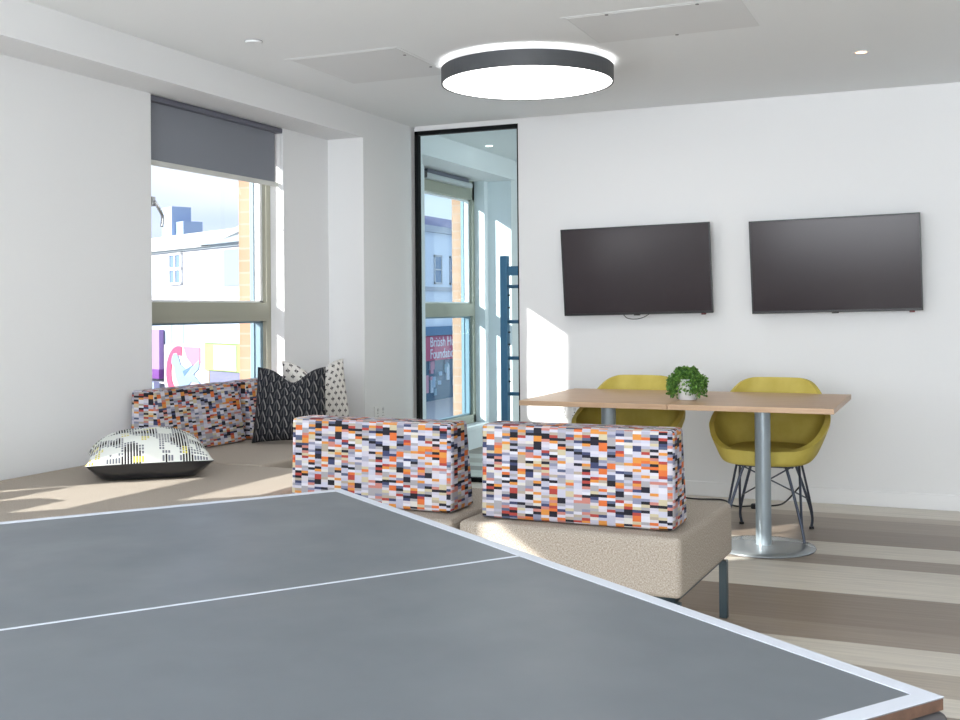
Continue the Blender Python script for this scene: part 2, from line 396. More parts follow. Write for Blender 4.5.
obj('wall_outside', wall_with_holes(XL-.285, XL-.19, BH, YR-.2, YN+.1, -4.5, 3.2, (SILL-.06, ZS-.08)), brick, kind='structure')
# back wall with the glazed opening
bm = bmesh.new()
box(bm, GX1, XR+.2, YB, YB+.12, 0, ZC+.05); box(bm, GX0, GX1, YB, YB+.12, GZ, ZC+.05)
obj('wall_back', bm, wallm, kind='structure')
obj('wall_sun_blocker', BX(XL-.95, XL-.285, 3.3, 4.38, -4.5, 3.2), brick, kind='structure')  # unseen pilaster added outside to narrow the sun patch on the back wall
# pier between the two windows, running through to the next room
obj('wall_pier', BX(XL, XF, 6.24, 7.10, 0, ZC+.02), wallm, kind='structure')
obj('wall_pier_far', BX(XL, -3.56, 8.93, 9.5, 0, ZC+.02), wallm, kind='structure')
obj('trim_1', BX(XL, XF, YR, 6.24, ZS, ZC+.02), wallm, kind='structure')
obj('trim_2', BX(XL, XF, 7.10, 8.93, ZS, ZC+.02), wallm, kind='structure')
beige = mat('beige_wall_paint', (.62, .58, .52), .6)
obj('wall_far', BX(XL-.1, XR+.2, YN, YN+.1, 0, ZC+.05), beige, kind='structure')
bm = bmesh.new()
for a in ((YR-.2, 7.8, 0, ZC+.05), (7.8, 9.8, 0, .4), (7.8, 9.8, 2.3, ZC+.05), (9.8, YN+.1, 0, ZC+.05)): box(bm, XR, XR+.12, *a)  # gap in the next room's side added for its fill light
obj('wall_right', bm, wallm, kind='structure')
# rear wall with daylight windows
bm = bmesh.new()
holesx = [(-2.35, -.05), (.4, 2.0)]
zc0, zc1 = 2.05, 2.44
x = XL-.2
for a, b in holesx:
    box(bm, x, a, YR-.12, YR, 0, ZC+.05); box(bm, a, b, YR-.12, YR, 0, .4); box(bm, a, b, YR-.12, YR, 2.3, ZC+.05); x = b
box(bm, 2.0, XR+.2, YR-.12, YR, 0, ZC+.05)
obj('wall_rear', bm, wallm, kind='structure')
obj('baseboard_back', BX(GX1, XR, YB-.014, YB, 0, .092), skirtm, bevel=.003, kind='structure')
obj('baseboard_pier', BX(XF, XF+.014, 6.24, YB, 0, .092), skirtm, bevel=.003, kind='structure')

# ------------------------------------------------------------------ windows
def window(num, y0, y1, handle=False, header=0.0):
    root = bpy.data.objects.new('window_%d' % num, None); COL.objects.link(root); root['kind'] = 'structure'
    xo, xi = XL-.165, XL-.095        # frame depth
    bm = bmesh.new(); fwid = .048
    for a, b, c, d in ((y0, y0+fwid, SILL, ZS), (y1-fwid, y1, SILL, ZS), (y0, y1, SILL, SILL+.07), (y0, y1, ZS-.07-header, ZS)): box(bm, xo, xi, a, b, c, d)
    obj('window_frame', bm, framem, root, bevel=.003)
    obj('transom', BX(xo, xi+.005, y0+fwid-.01, y1-fwid+.01, 1.128, 1.24), framem, root, bevel=.003)
    obj('transom_bead', BX(xo, xi+.012, y0+fwid-.01, y1-fwid+.01, 1.160, 1.166), framem, root)
    # inner sashes
    for z0, z1 in ((SILL+.07, 1.128), (1.24, ZS-.07-header)):
        bm = bmesh.new(); a0, a1 = y0+fwid, y1-fwid; s = .028
        for a, b, c, d in ((a0, a0+s, z0, z1), (a1-s, a1, z0, z1), (a0, a1, z0, z0+.012), (a0, a1, z1-.012, z1)): box(bm, xo, xi-.028, a, b, c, d)
        obj('sash', bm, sillm if z0 > 1 else frameblue, root, bevel=.002)
        bm = bmesh.new()
        for a, b in ((a0+s-.01, a0+s+.008), (a1-s-.008, a1-s+.01)): box(bm, xo-.026, xo, a, b, z0, z1)
        obj('seal', bm, frameblue, root)
        obj('pane', BX(xo+.004, xo+.010, a0+.01, a1-.01, z0+.005, z1-.005), glass, root)
    obj('sill_board', BX(xi, XL+.03, y0, y1, SILL-.03, SILL+.001), sillm, root, bevel=.004)
    if handle:
        h = obj('handle', TB(smoothpath([(xi+.045, y0+.085, 1.765), (xi+.055, y0+.105, 1.73), (xi+.055, y0+.135, 1.69), (xi+.05, y0+.135, 1.635)]), .009), chrome, root, smooth=True)
        obj('handle_base', BX(xi-.002, xi+.045, y0+.07, y0+.095, 1.74, 1.79), chrome, h, bevel=.004)
    return root
window(1, *W1, handle=True)
window(2, *W2, header=.10)
window(4, *W3); window(5, *W4); window(8, *W5)
# rear windows: plain frames
def rear_window(num, x0, x1, z0, z1, mull=True):
    root = bpy.data.objects.new('window_%d' % num, None); COL.objects.link(root); root['kind'] = 'structure'
    bm = bmesh.new(); f = .05
    for a, b, c, d in ((x0, x0+f, z0, z1), (x1-f, x1, z0, z1), (x0, x1, z0, z0+f), (x0, x1, z1-f, z1)): box(bm, a, b, YR-.10, YR-.04, c, d)
    if mull: box(bm, (x0+x1)/2-f/2, (x0+x1)/2+f/2, YR-.10, YR-.04, z0, z1)
    obj('window_frame', bm, framem, root)
rear_window(6, -2.35, -.05, .4, 2.3); rear_window(7, .4, 2.0, .4, 2.3)

# glazed partition to the next room (window_3): black frame, one pane
g = bpy.data.objects.new('window_3', None); COL.objects.link(g); g['kind'] = 'structure'
bm = bmesh.new()
box(bm, GX0, GX0+.028, YB-.004, YB+.04, 0, GZ); box(bm, GX0, GX1, YB-.004, YB+.04, GZ-.028, GZ); box(bm, GX1-.008, GX1, YB-.002, YB+.04, 0, GZ); box(bm, GX0, GX1, YB-.004, YB+.04, 0, .03)
obj('window_frame', bm, black, g)
obj('pane', BX(GX0+.02, GX1-.004, YB+.016, YB+.024, .02, GZ-.02), glass2, g)

# ------------------------------------------------------------------ roller blinds
bl = thing('roller_blind', 'slate grey roller blind half lowered over the left window', 'blind', (XL-.04, (W1[0]+W1[1])/2, 2.31))
hw = (W1[1]-W1[0])/2
obj('cassette', BX(-.045, .035, -hw+.006, hw+.025, -.032, -.002), blindcase, bl, bevel=.006)
obj('shade', BX(-.001, .001, -hw+.012, hw-.035, -.334, -.025), blindm, bl)
obj('bottom_bar', BX(-.008, .008, -hw+.012, hw-.004, -.360, -.332), mat('bar_cream', (.62, .63, .60), .5), bl, bevel=.004, seg=3)
obj('cord', TB(smoothpath([(.03, hw-.02, -.04), (.031, hw-.018, -.30), (.031, hw-.012, -.60), (.034, hw-.004, -.62), (.036, hw+.004, -.60), (.033, hw+.004, -.30), (.03, hw+.004, -.04)]), .0022, 6), whitep, bl, smooth=True)
for wy, lb in ((W3, 'slate grey roller blind half lowered over the window beside the wall bench'), (W4, 'slate grey roller blind half lowered over the window beside the games table'), (W5, 'slate grey roller blind half lowered over the rearmost left window')):
    dup(bl, (XL-.04, (wy[0]+wy[1])/2, 2.31), 0, lb)
bl2 = thing('roller_blind', 'rolled-up blind cassette over the window beyond the glass', 'blind', (XL-.04, (W2[0]+W2[1])/2, 2.305))
obj('cassette', BX(-.05, .02, -.50, .40, -.075, -.035), mat('blind_cassette_silver', (.5, .52, .53), .4), bl2, bevel=.01)
obj('end_cap', BX(-.055, .024, -.56, -.50, -.08, -.03), bezelm, bl2, bevel=.006)
obj('bracket', BX(-.045, .0, -.45, .35, -.035, 0), blindcase, bl2)

# ------------------------------------------------------------------ TVs
def make_tv(loc, label):
    t = thing('television', label, 'television', loc)
    w2, h2 = .487, .283
    bm = bmesh.new(); b = .009
    for a in ((-w2, w2, h2-b, h2), (-w2, w2, -h2, -h2+b*1.6), (-w2, -w2+b, -h2, h2), (w2-b, w2, -h2, h2)): box(bm, a[0], a[1], -.014, .006, a[2], a[3])
    box(bm, -w2+.002, w2-.002, -.002, .022, -h2+.002, h2-.002); 
    obj('bezel', bm, bezelm, t, bevel=.0015, seg=2)
    obj('screen', BX(-w2+b, w2-b, -.010, -.001, -h2+b*1.6, h2-b), screenm, t)
    obj('rear_housing', BX(-.33, .33, .021, .055, -.20, .14), bezelm, t, bevel=.012)
    obj('sensor', BX(w2-.075, w2-.045, -.012, .002, -h2-.010, -h2+.001), mat('sensor_red', (.12, .01, .015), .3), t, bevel=.003)
    obj('logo_tab', BX(-.02, .02, -.012, .002, -h2-.006, -h2+.001), bezelm, t, bevel=.002)
    for ch in t.children: ch.rotation_euler = (R(4.5), 0, 0)
    br = obj('wall_bracket', BX(-.22, .22, .052, .092, -.12, .10), greyline, t, bevel=.004)
    return t
tvx = (-1.878, -.665)
tv1 = make_tv((tvx[0], 6.845, 1.430), 'black wall television on the left, nearer the glazed panel')
tv1.rotation_euler = (0, R(-0.9), 0)
lp = [( -.10, .02, -.27), (-.06, .0, -.305), (.0, -.005, -.312), (.05, 0, -.30), (.10, .02, -.268)]
obj('cable_loop', TB(smoothpath(lp), .0028, 6), bezelm, tv1, smooth=True)
tv2 = dup(tv1, (tvx[1], 6.845, 1.437), 0, 'black wall television on the right, behind the chair without a plant before it')
tv2['label'] = 'right-hand black television on the white wall, above the yellow chair at the bare table end'
tv2.rotation_euler = (0, R(-0.9), 0)
for c in list(tv2.children):
    if c.name.startswith('cable_loop'): bpy.data.objects.remove(c)
for o, s in ((tv1, 0), (tv2, 0)): o['group'] = 'wall televisions'

# ------------------------------------------------------------------ upholstered benches and back cushions
def bench(name, x0, x1, y0, y1, ztop, zbot, label, legs=True, rad=.020):
    b = thing(name, label, 'bench', ((x0+x1)/2, (y0+y1)/2, 0), 0, 'upholstered bench modules')
    hx, hy = (x1-x0)/2, (y1-y0)/2
    bm = bmesh.new(); box(bm, -hx+.003, hx-.003, -hy+.003, hy-.003, zbot, ztop)
    bmesh.ops.subdivide_edges(bm, edges=bm.edges, cuts=4, use_grid_fill=True)
    for v in bm.verts:
        if v.co.z > ztop-.001: v.co.z += .006*max(0, (1-(v.co.x/hx)**2))*max(0, (1-(v.co.y/hy)**2))
    obj('seat', bm, tweed, b, bevel=rad, seg=5)
    fr = bmesh.new(); i = .03
    for a in ((-hx+i, hx-i, -hy+i, -hy+i+.035), (-hx+i, hx-i, hy-i-.035, hy-i), (-hx+i, -hx+i+.035, -hy+i, hy-i), (hx-i-.035, hx-i, -hy+i, hy-i)): box(fr, a[0], a[1], a[2], a[3], zbot-.02, zbot+.004)
    obj('base_frame', fr, legsteel, b)
    for sx in (-1, 1):
        for sy in (-1, 1):
            cx, cy = sx*(hx-.03), sy*(hy-.04)
            obj('leg', BX(cx-.015, cx+.015, cy-.015, cy+.015, 0, zbot-.018), legsteel, b, bevel=.002, seg=2)
    return b
YA, YBb = 3.555, 4.265
ZT, ZB = .437, .238
bb = bench('bench', -1.628, -.812, YA, YBb+.04, ZT, ZB, 'oatmeal tweed bench with an open dark leg, at the right end by the oak table')
bb.rotation_euler = (0, 0, R(-2.2))
bench('bench', -2.465, -1.655, YA, YBb, ZT, ZB, 'oatmeal tweed bench module carrying the patterned back cushion nearest the window corner')
bench('bench', -3.765, -2.475, 1.85, YBb, .475, .26, 'sunlit tweed bench against the left wall, under the pixel-print cushion', rad=.016)
bench('bench', -3.765, -2.96, YBb+.008, 5.2, .475, .26, 'tweed bench module under the window behind the pixel-print cushion', rad=.016)
bench('bench', -3.765, -2.96, 5.208, 6.22, .475, .26, 'tweed bench module in the window corner under the standing cushions', rad=.016)

def back_cushion(loc, rot, Ln, label, H=.342, db=.205, dt=.15, flip=False):
    """front face vertical at y=0 (facing -y), slope at the back"""
    c = prism([(0, 0), (db, 0), (dt, H), (.012, H)], 'x', -Ln/2, Ln/2)
    # local prism along x: pts are (y,z)
    bmesh.ops.subdivide_edges(c, edges=[e for e in c.edges if abs((e.verts[0].co-e.verts[1].co).x) > .1], cuts=8)
    if flip: bmesh.ops.scale(c, verts=c.verts, vec=(1, -1, 1)); bmesh.ops.recalc_face_normals(c, faces=c.faces)
    o = obj('back_cushion', c, weavem, bevel=.014, seg=4)
    o.location = loc; o.rotation_euler = (0, 0, rot)
    tag(o, label, 'cushion', 'patterned back cushions'); return o
back_cushion((-1.222, 3.625, ZT+.006), R(-.5), .702, 'upright brick-pattern cushion on the right bench end, nearest the oak table', H=.334)
back_cushion((-2.052, 3.66, ZT+.006), R(-1), .698, 'upright brick-pattern cushion in the middle of the bench row, beside the grey table corner', H=.326)
back_cushion((-3.765, 4.665, .482), R(90), .70, 'long brick-pattern cushion under the window, behind the pixel-print cushion', flip=True, H=.318)
back_cushion((-3.765, 2.28, .482), R(90), .70, 'unseen brick-pattern cushion added on the left wall bench to shape the sun patch', flip=True)  # unseen cushion added so its shadow trims the sunlit seat
back_cushion((-3.765, 5.425, .482), R(90), .70, 'brick-pattern cushion mostly hidden behind the black leaf-print cushion', flip=True, H=.318)

# ------------------------------------------------------------------ loose cushions
def pillow_bm(s=.46, T=.075, chop=0, n=28, flat=0, chop_c=0):
    bm = bmesh.new(); uvl = bm.loops.layers.uv.new('UVMap'); G = {}
    def prof(u, v):
        e = max(0, (1-abs(u)**2.6))*max(0, (1-abs(v)**2.6))
        return T*e**.55
    for side in (1, -1):
        for i in range(n+1):
            for j in range(n+1):
                u, v = -1+2*i/n, -1+2*j/n
                if side == -1 and (i in (0, n) or j in (0, n)): G[side, i, j] = G[1, i, j]; continue
                x = s/2*u*(1-.075*(1-v*v)*abs(u)**1.5); y = s/2*v*(1-.075*(1-u*u)*abs(v)**1.5)
                z = side*prof(u, v)
                z += .006*math.sin(5*u+1.3*v)*math.cos(4*v-.7*u)*(1-abs(u)**4)*(1-abs(v)**4)
                if chop and v > -.3:
                    k = ((v+.3)/1.3)**1.6
                    y -= chop*k*math.exp(-((u-chop_c)/.42)**2); x *= (1-.10*k)
                    z += side*.012*k*math.exp(-((abs(u-chop_c)-.5)/.25)**2)*(1-abs(v)**6)
                if flat and z < -flat: z = -flat-.1*(abs(z)-flat)
                G[side, i, j] = bm.verts.new((x, y, z))
    for side in (1, -1):
        for i in range(n):
            for j in range(n):
                q = [G[side, i, j], G[side, i+1, j], G[side, i+1, j+1], G[side, i, j+1]]
                uvs = [(i/n, j/n), ((i+1)/n, j/n), ((i+1)/n, (j+1)/n), (i/n, (j+1)/n)]
                if side == -1: q.reverse(); uvs.reverse()
                f = bm.faces.new(q); f.material_index = 0 if side == 1 else 1; f.smooth = True
                for lp, c in zip(f.loops, uvs): lp[uvl].uv = c
    return bm
# pixel-print cushion lying flat
pa = thing('throw_cushion', 'white pixel-print cushion with black underside lying flat on the bench', 'cushion', (-3.27, 3.87, .482))
bm = pillow_bm(.52, .118, flat=.072, n=40)
me_all = bm
top = bmesh.new(); 
def split(bm, idx):
    b = bm.copy(); bmesh.ops.delete(b, geom=[f for f in b.faces if f.material_index != idx], context='FACES')
    for f in b.faces: f.material_index = 0
    return b
po = obj('printed_cover', split(bm, 0), pixm, pa, smooth=True); pb = obj('black_backing', split(bm, 1), satin, pa, smooth=True); bm.free(); top.free()
for o in (po, pb): o.location = (0, 0, .074)
pa.rotation_euler = (0, 0, R(42))
def standing(name_label, m, s, T, chop, loc, rz, tilt, chop_c=0, spin=0):
    bm = pillow_bm(s, T, chop, chop_c=chop_c)
    # stand: pillow y -> world z ; face +z -> -Y
    bmesh.ops.rotate(bm, verts=bm.verts, cent=(0, 0, 0), matrix=Matrix.Rotation(spin, 3, 'Z'))
    bmesh.ops.rotate(bm, verts=bm.verts, cent=(0, 0, 0), matrix=Matrix.Rotation(R(90)-tilt, 3, 'X'))
    zmin = min(v.co.z for v in bm.verts); bmesh.ops.translate(bm, verts=bm.verts, vec=(0, 0, -zmin))
    o = obj('throw_cushion', bm, [m, m], smooth=True); o.location = loc; o.rotation_euler = (0, 0, rz)
    tag(o, name_label, 'cushion'); return o
standing('black cushion with a grey leaf weave standing in the window corner', leafpat, .41, .08, .07, (-3.29, 5.03, .482), R(22), R(10), chop_c=.05)
ps = standing('small unseen diamond-print cushion added low against the left wall to shade the bench', dotpat, .40, .06, .0, (-3.66, 2.88, .482), R(84), R(14))  # unseen low cushion added to keep sun off the wall side
ps.scale = (1, 1, .62)
standing('white cushion with dark diamond dots, behind the black cushion', dotpat, .43, .07, .085, (-3.375, 5.42, .482), R(58), R(9), chop_c=.0)

# ------------------------------------------------------------------ table tennis table
Pc = Vector((-1.246, 2.103)); ang = R(90-126.2)
ZTT = .796
tt = thing('games_table', 'large slate-grey table tennis table with white border lines in the foreground', 'table', (Pc.x, Pc.y, 0), ang)
# local: +x along the end edge (1.525), -y along the length
Wd, Ln = 1.525, 2.74
obj('playing_surface', BX(0, Wd, -Ln, 0, ZTT-.0012, ZTT), tt_top, tt)
obj('board', BX(.0005, Wd-.0005, -Ln+.0005, -.0005, ZTT-.013, ZTT-.0012), chip, tt)
bm = bmesh.new(); e = .022; zz = ZTT+.0006
for a in ((0, Wd, -e, 0), (0, Wd, -Ln, -Ln+e), (0, e, -Ln+e, -e), (Wd-e, Wd, -Ln+e, -e)): box(bm, a[0], a[1], a[2], a[3], ZTT-.001, zz)
obj('border_line', bm, tt_white, tt)
obj('centre_line', BX(Wd/2-.0028, Wd/2+.0028, -Ln+e, -e, ZTT-.002, zz), tt_white, tt)
fr = bmesh.new()
for a in ((.03, Wd-.03, -.075, -.035), (.03, Wd-.03, -Ln+.035, -Ln+.075), (.03, .07, -Ln+.035, -.035), (Wd-.07, Wd-.03, -Ln+.035, -.035), (.03, Wd-.03, -1.40, -1.34)): box(fr, a[0], a[1], a[2], a[3], ZTT-.055, ZTT-.0135)
obj('apron_frame', fr, mat('frame_dark_grey', (.06, .062, .066), .4), tt)
for cx, cy in ((.0, -.0), (Wd, -.0), (.0, -Ln), (Wd, -Ln)):
    sx = -1 if cx > 0 else 1; sy = 1 if cy < -1 else -1
    bm = bmesh.new(); box(bm, min(cx+sx*(-.006), cx+sx*.05), max(cx+sx*(-.006), cx+sx*.05), min(cy-sy*.006, cy+sy*.05), max(cy-sy*.006, cy+sy*.05), ZTT-.070, ZTT-.0138)
    obj('corner_guard', bm, mat('corner_plastic', (.055, .052, .055), .45), tt, bevel=.012, seg=4)
for cx in (.28, Wd-.28):
    for cy in (-.45, -Ln+.45):
        obj('leg', BX(cx-.02, cx+.02, cy-.02, cy+.02, 0, ZTT-.06), black, tt, bevel=.003)

# ------------------------------------------------------------------ oak bistro tables
ZO = .722
def bistro(x0, x1, px, label):
    y0, y1 = 5.24, 6.13
    t = thing('bistro_table', label, 'table', (px, 5.555, 0), 0, 'oak-topped pedestal tables')
    obj('tabletop', BX(x0-px+.0016, x1-px-.0016, y0-5.555, y1-5.555, ZO-.026, ZO), oak, t, bevel=.0015, seg=2)
    bm = bmesh.new(); cyl(bm, (0, 0), .038, .012, ZO-.03); obj('pole', bm, steelgrey, t, bevel=.001)
    bm = bmesh.new(); lathe(bm, [(.247, 0), (.250, .004), (.247, .010), (.20, .014), (.05, .017)], n=64); obj('base_disc', bm, mat('brushed_base_steel', (.27, .30, .32), .2, .3), t, smooth=True, bevel=.0)
    bm = bmesh.new(); box(bm, -.16, .16, -.16, .16, ZO-.034, ZO-.0262); obj('top_plate', bm, legsteel, t)
    return t
bistro(-1.287, -.513, -.885, 'square oak table on a silver pedestal, its pole bare to the floor disc')
bistro(-2.055, -1.287, -1.675, 'oak table at the left, its pole mostly hidden behind the patterned cushion')

# ------------------------------------------------------------------ tub chairs
def chair_shell():
    bm = bmesh.new(); nth, nt_ = 64, 18; ring0 = None
    def rimz(th):   # th=0 back (+y), pi front (-y)
        a = abs(th)
        K = [(0, .80), (30, .80), (40, .775), (52, .70), (64, .645), (80, .61), (95, .58), (110, .535), (124, .50), (140, .472), (180, .464)]
        a = math.degrees(a)
        for (a0, z0), (a1, z1) in zip(K, K[1:]):
            if a <= a1:
                k = (a-a0)/(a1-a0); return z0*(1-k)+z1*k
        return .472
    rings = []
    for j in range(nt_+1):
        t = j/nt_; ring = []
        for i in range(nth):
            th = -PI+2*PI*i/nth
            zr = rimz(th)
            # bowl profile
            s = min(1, t/.5)
            h = max(0, (t-.38)/.62)
            rr = math.sin(s*PI/2)**.9
            e = 3.0
            cs, sn = math.sin(th), math.cos(th)
            sup = 1/((abs(cs)**e+abs(sn)**e)**(1/e))
            hz = h**1.25
            z = .40 + (zr-.40)*hz
            zz_ = (z-.395)
            ax = .205 + .088*min(1, (zz_/.19))**.8 if zz_ > 0 else .205
            if zz_ > .21: ax = .293 - (zz_-.21)*.12
            by = .235 + .03*min(1, max(0, zz_)/.2)
            x = ax*rr*sup*cs; y = by*rr*sup*sn
            if sn > 0: y += .16*max(0, zz_)*sn      # back leans
            if sn < 0: y -= .02
            ring.append(bm.verts.new((x, y, z)))
        rings.append(ring)
    c = bm.verts.new((0, 0, .398))
    for i in range(nth): pass
    bmesh.ops.pointmerge(bm, verts=rings[0]+[c], merge_co=(0, 0, .398))
    bm.verts.ensure_lookup_table()
    c = min(bm.verts, key=lambda v: v.co.length if abs(v.co.x) < 1e-6 and abs(v.co.y) < 1e-6 else 9)
    for i in range(nth): bm.faces.new((c, rings[1][i], rings[1][(i+1) % nth]))
    for a, b in zip(rings[1:], rings[2:]):
        for i in range(nth): bm.faces.new((a[i], b[i], b[(i+1) % nth], a[(i+1) % nth]))
    bmesh.ops.recalc_face_normals(bm, faces=bm.faces); return bm
def make_chair(loc, rz, label):
    ch = thing('tub_chair', label, 'chair', loc, rz, 'mustard tub chairs')
    o = obj('shell', chair_shell(), must, ch, smooth=True)
    sd = o.modifiers.new('solid', 'SOLIDIFY'); sd.thickness = .028; sd.offset = 0
    bv = o.modifiers.new('bev', 'BEVEL'); bv.width = .012; bv.segments = 3; bv.angle_limit = R(50)
    sb = o.modifiers.new('sub', 'SUBSURF'); sb.levels = 1; sb.render_levels = 1
    bm = bmesh.new(); bmesh.ops.create_uvsphere(bm, u_segments=40, v_segments=20, radius=1)
    for v in bm.verts:
        x, y, z = v.co; rr = math.hypot(x, y)
        if rr > 1e-4:
            cs, sn = x/rr, y/rr; e = 3.2; sup = 1/((abs(cs)**e+abs(sn)**e)**(1/e)); rr2 = rr**.6*sup
            x, y = cs*rr2, sn*rr2
        v.co = (x*.205, y*.225-.015, .442+z*.030)
    obj('seat_pad', bm, must, ch, smooth=True)
    bm = bmesh.new(); box(bm, -.14, .14, -.13, .13, .366, .382); obj('seat_plate', bm, wire, ch, bevel=.003)
    for sx in (-1, 1):
        for sy in (-1, 1):
            bm = bmesh.new(); foot = (sx*(.205 if sy < 0 else .185), sy*.225, .006)
            knee = (sx*.185, sy*.205, .10)
            tube(bm, smoothpath([(sx*.085, sy*.135, .375), (sx*.11, sy*.145, .362), knee, foot], 6), .0075, 8)
            tube(bm, smoothpath([(sx*.15, sy*.03, .375), (sx*.16, sy*.05, .36), (knee[0]+sx*.004, knee[1], .10), foot], 6), .0065, 8)
            lg = obj('leg', bm, wire, ch, smooth=True)
            bm = bmesh.new(); cyl(bm, foot[:2], .013, 0, .012, 16); obj('foot_cap', bm, bezelm, lg)
    bm = bmesh.new()
    tube(bm, [(-.13, -.11, .372), (.17, .17, .17)], .004, 6); tube(bm, [(.13, -.11, .372), (-.17, .17, .17)], .004, 6)
    obj('cross_brace', bm, wire, ch, smooth=True)
    return ch
c1 = make_chair((-.907, 5.89, 0), R(0), 'mustard tub chair behind the right-hand oak table, wire legs showing')
dup(c1, (-1.672, 5.89, 0), R(0), 'mustard tub chair behind the plant end of the left oak table, legs hidden')

# ------------------------------------------------------------------ potted plant
pl = thing('potted_plant', 'small trailing green plant in a white pot on the oak tabletops', 'plant', (-1.255, 5.54, ZO+.0005))
bm = bmesh.new(); lathe(bm, [(.040, 0), (.045, .004), (.050, .100), (.050, .105), (.044, .105), (.040, .09)], n=32); obj('pot', bm, mat('white_ceramic', (.78, .78, .80), .4), pl, smooth=True)
bm = bmesh.new(); cyl(bm, (0, 0), .042, .08, .095, 24); obj('soil', bm, mat('soil', (.04, .025, .015), .9), pl)
bm = bmesh.new(); st = bmesh.new(); rnd = random.Random(3)
def leaf(bm, p, d, sz):
    d = d.normalized(); s = d.cross(Vector((rnd.uniform(-1, 1), rnd.uniform(-1, 1), rnd.uniform(-.3, 1)))).normalized(); nrm = d.cross(s)
    pts = []
    for a, wd in ((0, .05), (.3, .42), (.65, .45), (1, .05)):
        pts.append((p+d*sz*a+s*sz*wd+nrm*.12*sz*math.sin(a*3), p+d*sz*a-s*sz*wd+nrm*.12*sz*math.sin(a*3), p+d*sz*a+nrm*(.22*sz*math.sin(a*3))))
    V = [[bm.verts.new(q) for q in r] for r in pts]
    for a, b in zip(V, V[1:]): bm.faces.new((a[0], a[2], b[2], b[0])); bm.faces.new((a[2], a[1], b[1], b[2]))
for k in range(150):
    az = rnd.uniform(0, 2*PI); reach = rnd.uniform(.03, .094)
    topz = rnd.uniform(.105, .152)-reach*.2; end = rnd.uniform(.004, .075) if reach > .055 else topz
    if abs(math.sin(az/1)-(-1)) < .12 and rnd.random() < .6: continue
    pts = [Vector((0, 0, .09)), Vector((math.cos(az)*reach*.5, math.sin(az)*reach*.5, topz)), Vector((math.cos(az)*reach, math.sin(az)*reach, (topz+end)/2+.02)), Vector((math.cos(az)*reach*1.02, math.sin(az)*reach*1.02, end))]
    sp_ = smoothpath(pts, 5); tube(st, sp_, .0009, 4)
    for q in sp_[2:]:
        for _ in range(2):
            d = Vector((rnd.uniform(-1, 1), rnd.uniform(-1, 1), rnd.uniform(-.4, .9)))
            if q.z > .012: leaf(bm, q+d*.004, d, rnd.uniform(.010, .016))
for v in bm.verts:
    if v.co.z < .001: v.co.z = .001
for v in st.verts:
    if v.co.z < .001: v.co.z = .001
obj('foliage', bm, leafm, pl, smooth=True); obj('stems', st, leafm, pl)

# ------------------------------------------------------------------ ceiling fittings
cl = thing('ceiling_lamp', 'large round drum ceiling lamp with dark rim and glowing diffuser', 'lamp', (-2.055, 5.40, 2.372))
def ringm(r0, r1, z0, z1, n=96):
    bm = bmesh.new(); P = [(r0, z0), (r1, z0), (r1, z1), (r0, z1)]
    rings = [[bm.verts.new((r*math.cos(2*PI*i/n), r*math.sin(2*PI*i/n), z)) for i in range(n)] for r, z in P]
    for k in range(4):
        a, b = rings[k], rings[(k+1) % 4]
        for i in range(n): bm.faces.new((a[i], a[(i+1) % n], b[(i+1) % n], b[i]))
    bmesh.ops.recalc_face_normals(bm, faces=bm.faces); return bm
obj('drum_rim', ringm(.443, .452, -.002, .078), rimm, cl, smooth=False, bevel=0)
bm = bmesh.new(); cyl(bm, (0, 0), .443, .002, .010, 96); obj('diffuser', bm, lampm, cl)
obj('uplight_ring', ringm(.36, .42, .070, .080), mat('uplight', (.9, .9, .9), .5, emis=(1, .96, .97), es=.35), cl)
bm = bmesh.new(); cyl(bm, (0, 0), .355, .02, .108, 64); obj('mounting_plate', bm, whitep, cl)
# unseen second lamp, added to light the next room from behind the wall
cl2 = dup(cl, (-1.2, 8.9, 2.372), 0, 'unseen drum ceiling lamp added to light the next room')

def downlight(loc, label, lens):
    t = thing('downlight', label, 'lamp', loc)
    obj('bezel', ringm(.028, .042, -.003, .0005, 40), whitep, t)
    bm = bmesh.new(); cyl(bm, (0, 0), .0285, -.0015, .0, 32); obj('lens', bm, lens, t)
    return t
downlight((-.429, 5.894, ZC), 'small warm recessed downlight at the right of the ceiling', spotm)
downlight((-3.37, 8.0, ZC), 'small white downlight seen through the glazed panel', spotw)
sd = thing('smoke_detector', 'small flush white detector disc near the ceiling beam', 'detector', (-3.068, 4.392, ZC))
bm = bmesh.new(); cyl(bm, (0, 0), .043, -.004, 0, 40); obj('rim', bm, greyline, sd)
bm = bmesh.new(); cyl(bm, (0, 0), .038, -.012, -.004, 40, .041); obj('cover', bm, ceilm, sd)
def hatch(x0, x1, y0, y1, label, locks):
    h = thing('access_hatch', label, 'hatch', ((x0+x1)/2, (y0+y1)/2, ZC), 0, 'ceiling access hatches')
    hx, hy = (x1-x0)/2, (y1-y0)/2
    bm = bmesh.new()
    for a in ((-hx, hx, -hy, -hy+.02), (-hx, hx, hy-.02, hy), (-hx, -hx+.02, -hy+.02, hy-.02), (hx-.02, hx, -hy+.02, hy-.02)): box(bm, *a, -.0012, 0)
    obj('frame', bm, ceilm, h)
    obj('door_panel', BX(-hx+.023, hx-.023, -hy+.023, hy-.023, -.0022, 0), mat('hatch_paint', (.76, .775, .775), .5), h, bevel=.001)
    for lx, ly in locks:
        bm = bmesh.new(); cyl(bm, (lx, ly), .008, -.0045, -.002, 16); obj('lock', bm, mat('lock_dark', (.12, .12, .12), .4), h)
hatch(-3.15, -2.50, 4.78, 5.48, 'square ceiling access hatch left of the round lamp', [(.28, -.18), (.28, .12)])
hatch(-1.60, -.79, 4.62, 5.16, 'square ceiling access hatch above the round lamp, right', [(-.2, -.24), (.2, -.24), (0, .24)])

